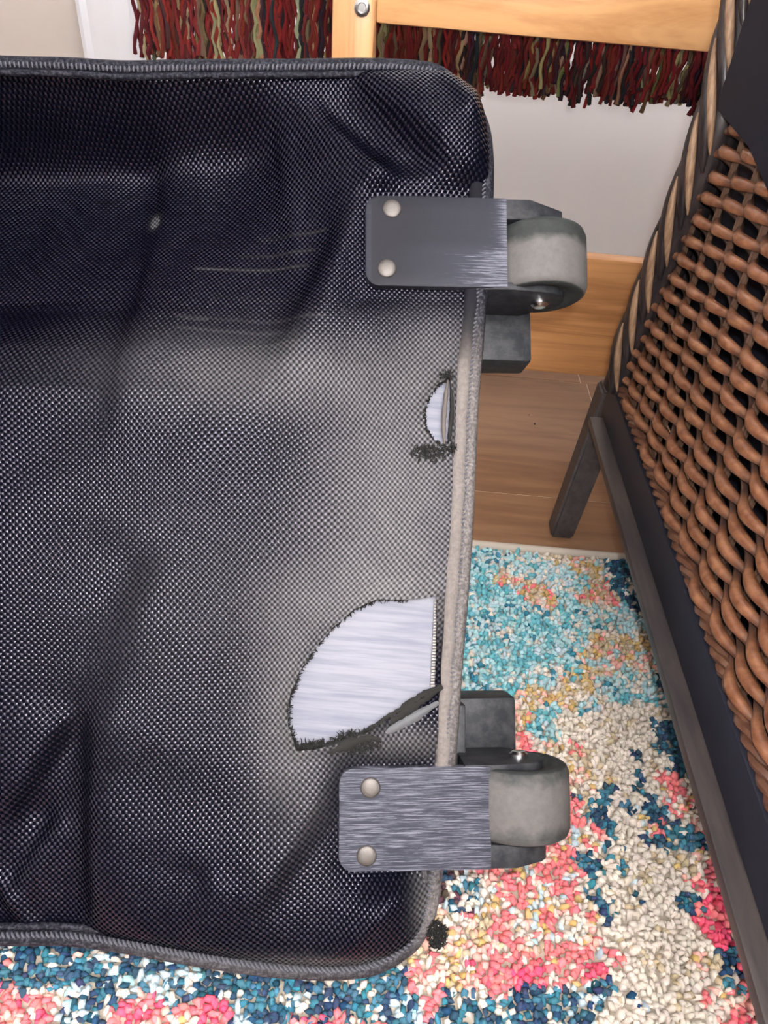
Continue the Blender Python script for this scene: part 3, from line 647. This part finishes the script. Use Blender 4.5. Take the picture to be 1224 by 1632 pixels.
# dusty seam tape inside the right edge
tp = [(762, 215), (758, 320), (750, 480), (738, 600), (733, 700), (730, 780), (724, 880), (718, 960), (712, 1060), (708, 1130), (706, 1225)]
tc = resamp(dense(tp), 120); L_, R_ = inset(tc, .0034), inset(tc, -.0034)
Vt = []; Ft = []
for i in range(120):
    for k, (q, hgt) in enumerate(((-1, .0008), (-.8, .0028), (0, .0034), (.8, .0028), (1, .0008))):
        c = tc[i] + (R_[i] - tc[i]) * q * (1 - .25 * math.sin(i * .35) * .2); Vt.append(W3(c[0], c[1], hgt + .0004 * math.sin(i * .7 + k)))
for i in range(119):
    for k in range(4): Ft.append((i * 5 + k, i * 5 + k + 1, (i + 1) * 5 + k + 1, (i + 1) * 5 + k))
M_tape, nt, b = mat('dusty_seam_tape', (.3, .27, .25), .85, .2); g = G(nt); nz = g.noise(g.coord('Object', (1, 1, 1)), 500, 4, .7); dz = g.n('ShaderNodeAttribute', attribute_name='dust').outputs['Fac']
g.l(g.mix(dz, (.006, .006, .009), g.mix(nz, (.075, .066, .06), (.235, .205, .19))), b.inputs['Base Color']); g.bump(nz, .4, .0005, b)
tape = mk('seam_tape', Vt, Ft, M_tape, None, True); add_dust(tape, lambda x, y: 1.3 * (1 / (1 + np.exp(-(y - 570) / 20)))); adopt(tape, bag)
# liner board showing in the holes
M_board, nt, b = mat('grey_plastic_board', (.56, .57, .62), .55, .2); g = G(nt)
nz = g.noise(g.coord('Object', (12, 240, 240), (0, 0, 0)), 1.5, 4, .6); g.l(g.ramp(nz, [(.35, (.14, .145, .185)), (.6, (.205, .205, .235))]), b.inputs['Base Color']); g.bump(nz, .35, .0005, b)
fw = lambda a, b, h: W3(a, b, h)
bp = [tuple(uvp(*p)) for p in ((430, 585), (724, 590), (714, 1225), (430, 1225))]
MB().prism(bp, -.0035, -.0010, fw, .0004).build('liner_board', M_board, bag, label='pale grey plastic board')
# zipper-like coil along the right edge of the large hole
zc = MB(); 
for i in range(30):
    y = 956 + i * 4.7; x = 699 - (y - 956) * .045; c = uvp(x, y); zc.prism([(c.x - .0022, c.y - .00045), (c.x + .0022, c.y - .00045), (c.x + .0022, c.y + .00045), (c.x - .0022, c.y + .00045)], -.0008, .0016, fw, .0002)
zc.build('seam_coil', mat('dusty_coil', (.30, .28, .26), .6, .3)[0], bag, False, 'stuff')
M_fl = mat('frayed_charcoal_thread', (.022, .021, .020), .9, .05)[0]
# rolled strip of torn cloth at the lower edge of the hole, and the slit edge of the small one
def strip(pts, r, m, name, flat=.5):
    P = bezier([tuple(W3(*uvp(x, y), h)) for x, y, h in pts], 8); k = len(P)
    o = MB().tube(P, [r * (.35 + .65 * math.sin(math.pi * (i + .5) / k)) * (1 + .22 * math.sin(i * 1.9) * math.sin(i * .83)) for i in range(k)], 8, flat=flat, up=OUT).build(name, m, bag, True); return o
strip([(704, 1092, .003), (670, 1112, .003), (630, 1140, .003), (580, 1166, .002)], .0030, M_fl, 'torn_hem')
strip([(698, 1118, .002), (650, 1146, .003), (600, 1172, .0025)], .0024, mat('torn_coating', (.085, .085, .09), .6, .3)[0], 'torn_hem')
strip([(470, 1192, .002), (505, 1196, .003), (545, 1186, .004), (585, 1172, .003), (610, 1180, .002)], .0028, M_fl, 'torn_hem', .8)
strip([(713, 608, .002), (709, 640, .003), (706, 680, .003), (708, 712, .002)], .0012, mat('slit_edge', (.10, .085, .075), .7, .3)[0], 'torn_hem', 1)
strip([(717, 606, .0025), (719, 650, .003), (716, 690, .003), (713, 716, .002)], .0011, M_fl, 'torn_hem', 1)
fz = MB()
def hairs(poly, cnt, ln, closed=True, inward=1):
    k = len(poly)
    for _ in range(cnt):
        i = random.randrange(k if closed else k - 1); (x0, y0), (x1, y1) = poly[i], poly[(i + 1) % k]; t = random.random()
        x, y = x0 + (x1 - x0) * t, y0 + (y1 - y0) * t; mx_, my_ = sum(p[0] for p in poly) / k, sum(p[1] for p in poly) / k
        dx, dy = mx_ - x, my_ - y; L = math.hypot(dx, dy); dx, dy = dx / L, dy / L; a = random.gauss(0, .7); dx, dy = dx * math.cos(a) - dy * math.sin(a), dx * math.sin(a) + dy * math.cos(a)
        l = random.uniform(.4, 1) * ln; sx_ = x - dx * 3; sy_ = y - dy * 3
        P = [W3(*uvp(sx_, sy_), .0024), W3(*uvp(sx_ + dx * l * .5 + random.gauss(0, 1), sy_ + dy * l * .5), .0024 + random.uniform(.0005, .0025)), W3(*uvp(sx_ + dx * l, sy_ + dy * l), .001 + random.uniform(0, .002))]
        fz.tube(P, [.00038, .00032, .0001], 4)
hairs(hole1[1:15], 520, 11, False); hairs(hole2[:7], 120, 8, False)
def tuftfray(cx, cy, rx, ry, cnt, ln):
    for _ in range(cnt):
        a = random.uniform(0, 6.28); q = math.sqrt(random.random()); x, y = cx + rx * q * math.cos(a), cy + ry * q * math.sin(a); b2 = random.uniform(0, 6.28); h0 = .0014 + random.uniform(0, .0012)
        P = [W3(*uvp(x, y), h0)]
        for k in range(3): x += math.cos(b2) * ln / 3; y += math.sin(b2) * ln / 3; b2 += random.gauss(0, .8); P.append(W3(*uvp(x, y), h0 + random.uniform(0, .002)))
        fz.tube(P, [.00034, .0003, .00025, .0001], 4)
tuftfray(568, 1180, 34, 14, 260, 12); tuftfray(505, 1192, 36, 9, 190, 12); tuftfray(696, 1485, 15, 22, 320, 7); tuftfray(545, 1186, 60, 7, 200, 9); tuftfray(682, 722, 30, 12, 150, 10); tuftfray(716, 714, 10, 6, 60, 8); tuftfray(712, 600, 10, 6, 40, 8)
fz.build('frayed_threads', M_fl, bag, False, 'stuff')

# --- wheel brackets
M_pl, nt, b = mat('scuffed_black_plastic', (.03, .03, .035), .5, .13); g = G(nt)
uvn = g.n('ShaderNodeUVMap', uv_map='UVMap'); mp = g.n('ShaderNodeMapping'); mp.inputs['Scale'].default_value = (55, 1900, 1); g.l(uvn.outputs[0], mp.inputs[0])
oi = g.n('ShaderNodeObjectInfo'); 
ns = g.noise(mp.outputs[0], 1.0, 5, .72); wr = g.n('ShaderNodeAttribute', attribute_name='wear').outputs['Fac']
thr = g.m('SUBTRACT', .80, g.m('MULTIPLY', wr, .42)); msk = g.m('MULTIPLY', g.m('SUBTRACT', ns, thr), 9); msk = g.m('MINIMUM', g.m('MAXIMUM', msk, 0), 1)
basec = g.mix(wr, (.012, .012, .016), (.034, .036, .050))
g.l(g.mix(g.m('MULTIPLY', msk, .85), basec, (.17, .17, .205)), b.inputs['Base Color'])
g.l(g.m('ADD', .46, g.m('MULTIPLY', msk, .2)), b.inputs['Roughness']); g.bump(g.m('MULTIPLY', ns, -1), .25, .0004, b)
M_pl2 = mat('moulded_black_plastic', (.045, .046, .052), .5, .22)
g = G(M_pl2[1]); nz = g.noise(g.coord('Object', (1, 1, 1)), 140, 5, .7); g.l(g.ramp(nz, [(.4, (.014, .015, .019)), (.8, (.055, .055, .058))]), M_pl2[2].inputs['Base Color']); M_pl2 = M_pl2[0]
M_whl, nt, b = mat('worn_grey_wheel', (.25, .24, .23), .7, .25); g = G(nt)
wt = g.n('ShaderNodeAttribute', attribute_name='tread').outputs['Fac']; nz = g.noise(g.coord('Object', (1, 1, 1)), 260, 5, .7); nb = g.noise(g.coord('Object', (1, 1, 1)), 90, 4, .6)
f_ = g.m('ADD', wt, g.m('MULTIPLY', g.m('SUBTRACT', nb, .5), .55)); f_ = g.m('MINIMUM', g.m('MAXIMUM', g.m('MULTIPLY', g.m('SUBTRACT', f_, .35), 4), 0), 1)
g.l(g.mix(f_, g.mix(nz, (.010, .012, .012), (.045, .05, .048)), g.mix(nz, (.075, .071, .069), (.14, .131, .125))), b.inputs['Base Color']); g.bump(nz, .3, .0006, b)
M_riv = mat('scratched_rivet', (.13, .118, .11), .5, .4, .85); g = G(M_riv[1]); nz = g.noise(g.coord('Object', (60, 300, 300)), 8, 4, .7); g.bump(nz, .4, .0003, M_riv[2]); M_riv = M_riv[0]
M_axle = mat('axle_rivet_steel', (.7, .7, .7), .25, .5, 1)[0]
def bracket(cx, cy, xr, sg, wearf, label, rivets, worn):
    """cx left edge px, cy centre row px, xr plate right edge px, sg=+1 upper, -1 lower"""
    o_ = uvp(xr, cy); lx = uvp(cx, cy).x - o_.x
    fr_ = lambda a, b, h: W3(o_.x + a, o_.y + b * sg, h)
    H = .0235; r = .007; poly = []
    for (ccx, ccy, a0) in ((lx + r, -H + r, math.pi), ):
        pass
    poly = [(.0, H), (lx + r, H)] + [(lx + r - r * math.sin(a), H - r + r * math.cos(a)) for a in np.linspace(.3, 1.3, 4)] + [(lx, H - r), (lx, -H + r)] + [(lx + r - r * math.cos(a), -H + r - r * math.sin(a)) for a in np.linspace(.3, 1.3, 4)] + [(lx + r, -H), (.0, -H)]
    pl = MB().prism(poly, -.001, .0046, fr_, .0012).build('wheel_bracket', M_pl, None, True)
    me = pl.data; a_ = me.attributes.new('wear', 'FLOAT', 'POINT'); uvl = me.uv_layers.new(name='UVMap'); cs = []
    # subdivide for the wear mask
    bm = bmesh.new(); bm.from_mesh(me); bmesh.ops.triangulate(bm, faces=[f for f in bm.faces if len(f.verts) > 4])
    bmesh.ops.subdivide_edges(bm, edges=[e for e in bm.edges if e.calc_length() > .006], cuts=7, use_grid_fill=True); bm.to_mesh(me); bm.free()
    for v in me.vertices:
        q = v.co - O0; u_, v2 = q.dot(UU) - o_.x, (q.dot(VV) - o_.y) * sg; me.attributes['wear'].data[v.index].value = wearf((u_ - lx) / -lx, v2 / H, q.dot(OUT))
    for l in me.loops:
        q = me.vertices[l.vertex_index].co - O0; me.uv_layers['UVMap'].data[l.index].uv = (q.dot(UU), q.dot(VV))
    me.shade_smooth(); me.set_sharp_from_angle(angle=math.radians(40))
    adopt(pl, bag); pl['label'] = label
    # cheeks
    fc = lambda a, b, h: W3(o_.x + a, o_.y + h * sg, b)        # (u, w) outline, extruded along v
    au, aw, ar = (.020 if sg > 0 else .017), -.012, .0125
    arc = [(au + ar * math.sin(a), aw + ar * math.cos(a)) for a in np.linspace(.15, 2.9, 9)]
    ck = [(-.012, .0035), (.004, .0035)] + arc[:-2] + [(.012, -.036), (.002, -.045), (-.012, -.048)]
    MB().prism(ck, -H - .0005, -H + .0035, fc, .0008).build('bracket_cheek', M_pl2, pl, True)
    ck2 = [(-.012, .0040), (.012, .0040), (.026, -.004)] + arc[3:] + [(.004, -.030), (-.012, -.034)]
    MB().prism(ck2, .0125, H - .0003, fc, .0008).build('bracket_cheek', M_pl2, pl, True)
    MB().prism([(-.012, -.034), (-.012, -.004), (-.010, -.004), (-.009, -.034)], -H + .003, .013, fc, 0).build('bracket_web', M_pl2, pl)
    # foot block
    fb = [(-.010, -.032), (.021, -.034), (.021, -.060), (-.010, -.060)]
    MB().prism(fb, -H - .026, -H + .003, fc, .0022).build('base_foot', M_pl2, pl, True)
    MB().prism([(-.013, -.022), (-.0075, -.022), (-.0075, -.06), (-.013, -.06)], -H - .024, H, fc, .001).build('base_plate', M_pl2, pl, True)
    # wheel
    fwh = lambda a, b, h: W3(o_.x + au + a, o_.y + h * sg, aw + b)
    R = .0245; z0, z1 = -.0222, .0118
    prof = [(.0122, z0 + .0022), (.0150, z0 + .0022), (.0165, z0 + .0006), (.0212, z0), (.0232, z0 + .0012), (R - .0002, z0 + .004), (R, (z0 + z1) / 2), (R - .0002, z1 - .004), (.0232, z1 - .0012), (.0212, z1), (.0165, z1), (.012, z1 - .001)]
    wm = MB().lathe(prof, fwh, 56).build('wheel', M_whl, None, True); wa = wm.data.attributes.new('tread', 'FLOAT', 'POINT')
    for v in wm.data.vertices:
        q = v.co - O0; vv = (q.dot(VV) - o_.y) * sg; rr_ = math.hypot(q.dot(UU) - o_.x - au, q.dot(OUT) - aw); wa.data[v.index].value = (worn(vv) if rr_ > .0225 else .12)
    adopt(wm, pl)
    MB().lathe([(.0118, z0 + .001), (.0118, z0 - .0006), (.0085, z0 - .0012), (.004, z0 - .0012)], fwh, 28).build('wheel_hub', M_pl2, pl, True)
    MB().lathe([(.0046, -H - .0004), (.0046, -H - .0022), (.0030, -H - .0034), (.0012, -H - .0030)], fwh, 18).build('axle_rivet', M_axle, pl, True)
    for (rx, ry) in rivets:
        c = uvp(rx, ry); fv = lambda a, b, h: W3(c.x + a, c.y + b, h)
        MB().lathe([(.0048, .0044), (.0047, .0050), (.0040, .0055), (.0022, .0058), (.0004, .0059)], fv, 22).build('rivet', M_riv, pl, True)
    return pl
def wear1(s_, v_, w_): return float(np.clip(.05 + .55 * max(0, s_ - .25) + (.55 * max(0, s_ - .15) if v_ < -.1 else 0) + (.4 if s_ > .95 else 0) + (.35 if s_ < .04 else 0), 0, .85))
def wear2(s_, v_, w_): return .74
bracket(582, 393, 806, 1, wear1, 'wheel bracket smooth at its left end and scratched beside the wheel', [(624, 340), (616, 434)], lambda v: .0 if v > .0040 else .85)
bracket(540, 1299, 780, -1, wear2, 'wheel bracket scuffed grey all over', [(590, 1251), (584, 1358)], lambda v: .45 if v > .006 or v < -.017 else .9)
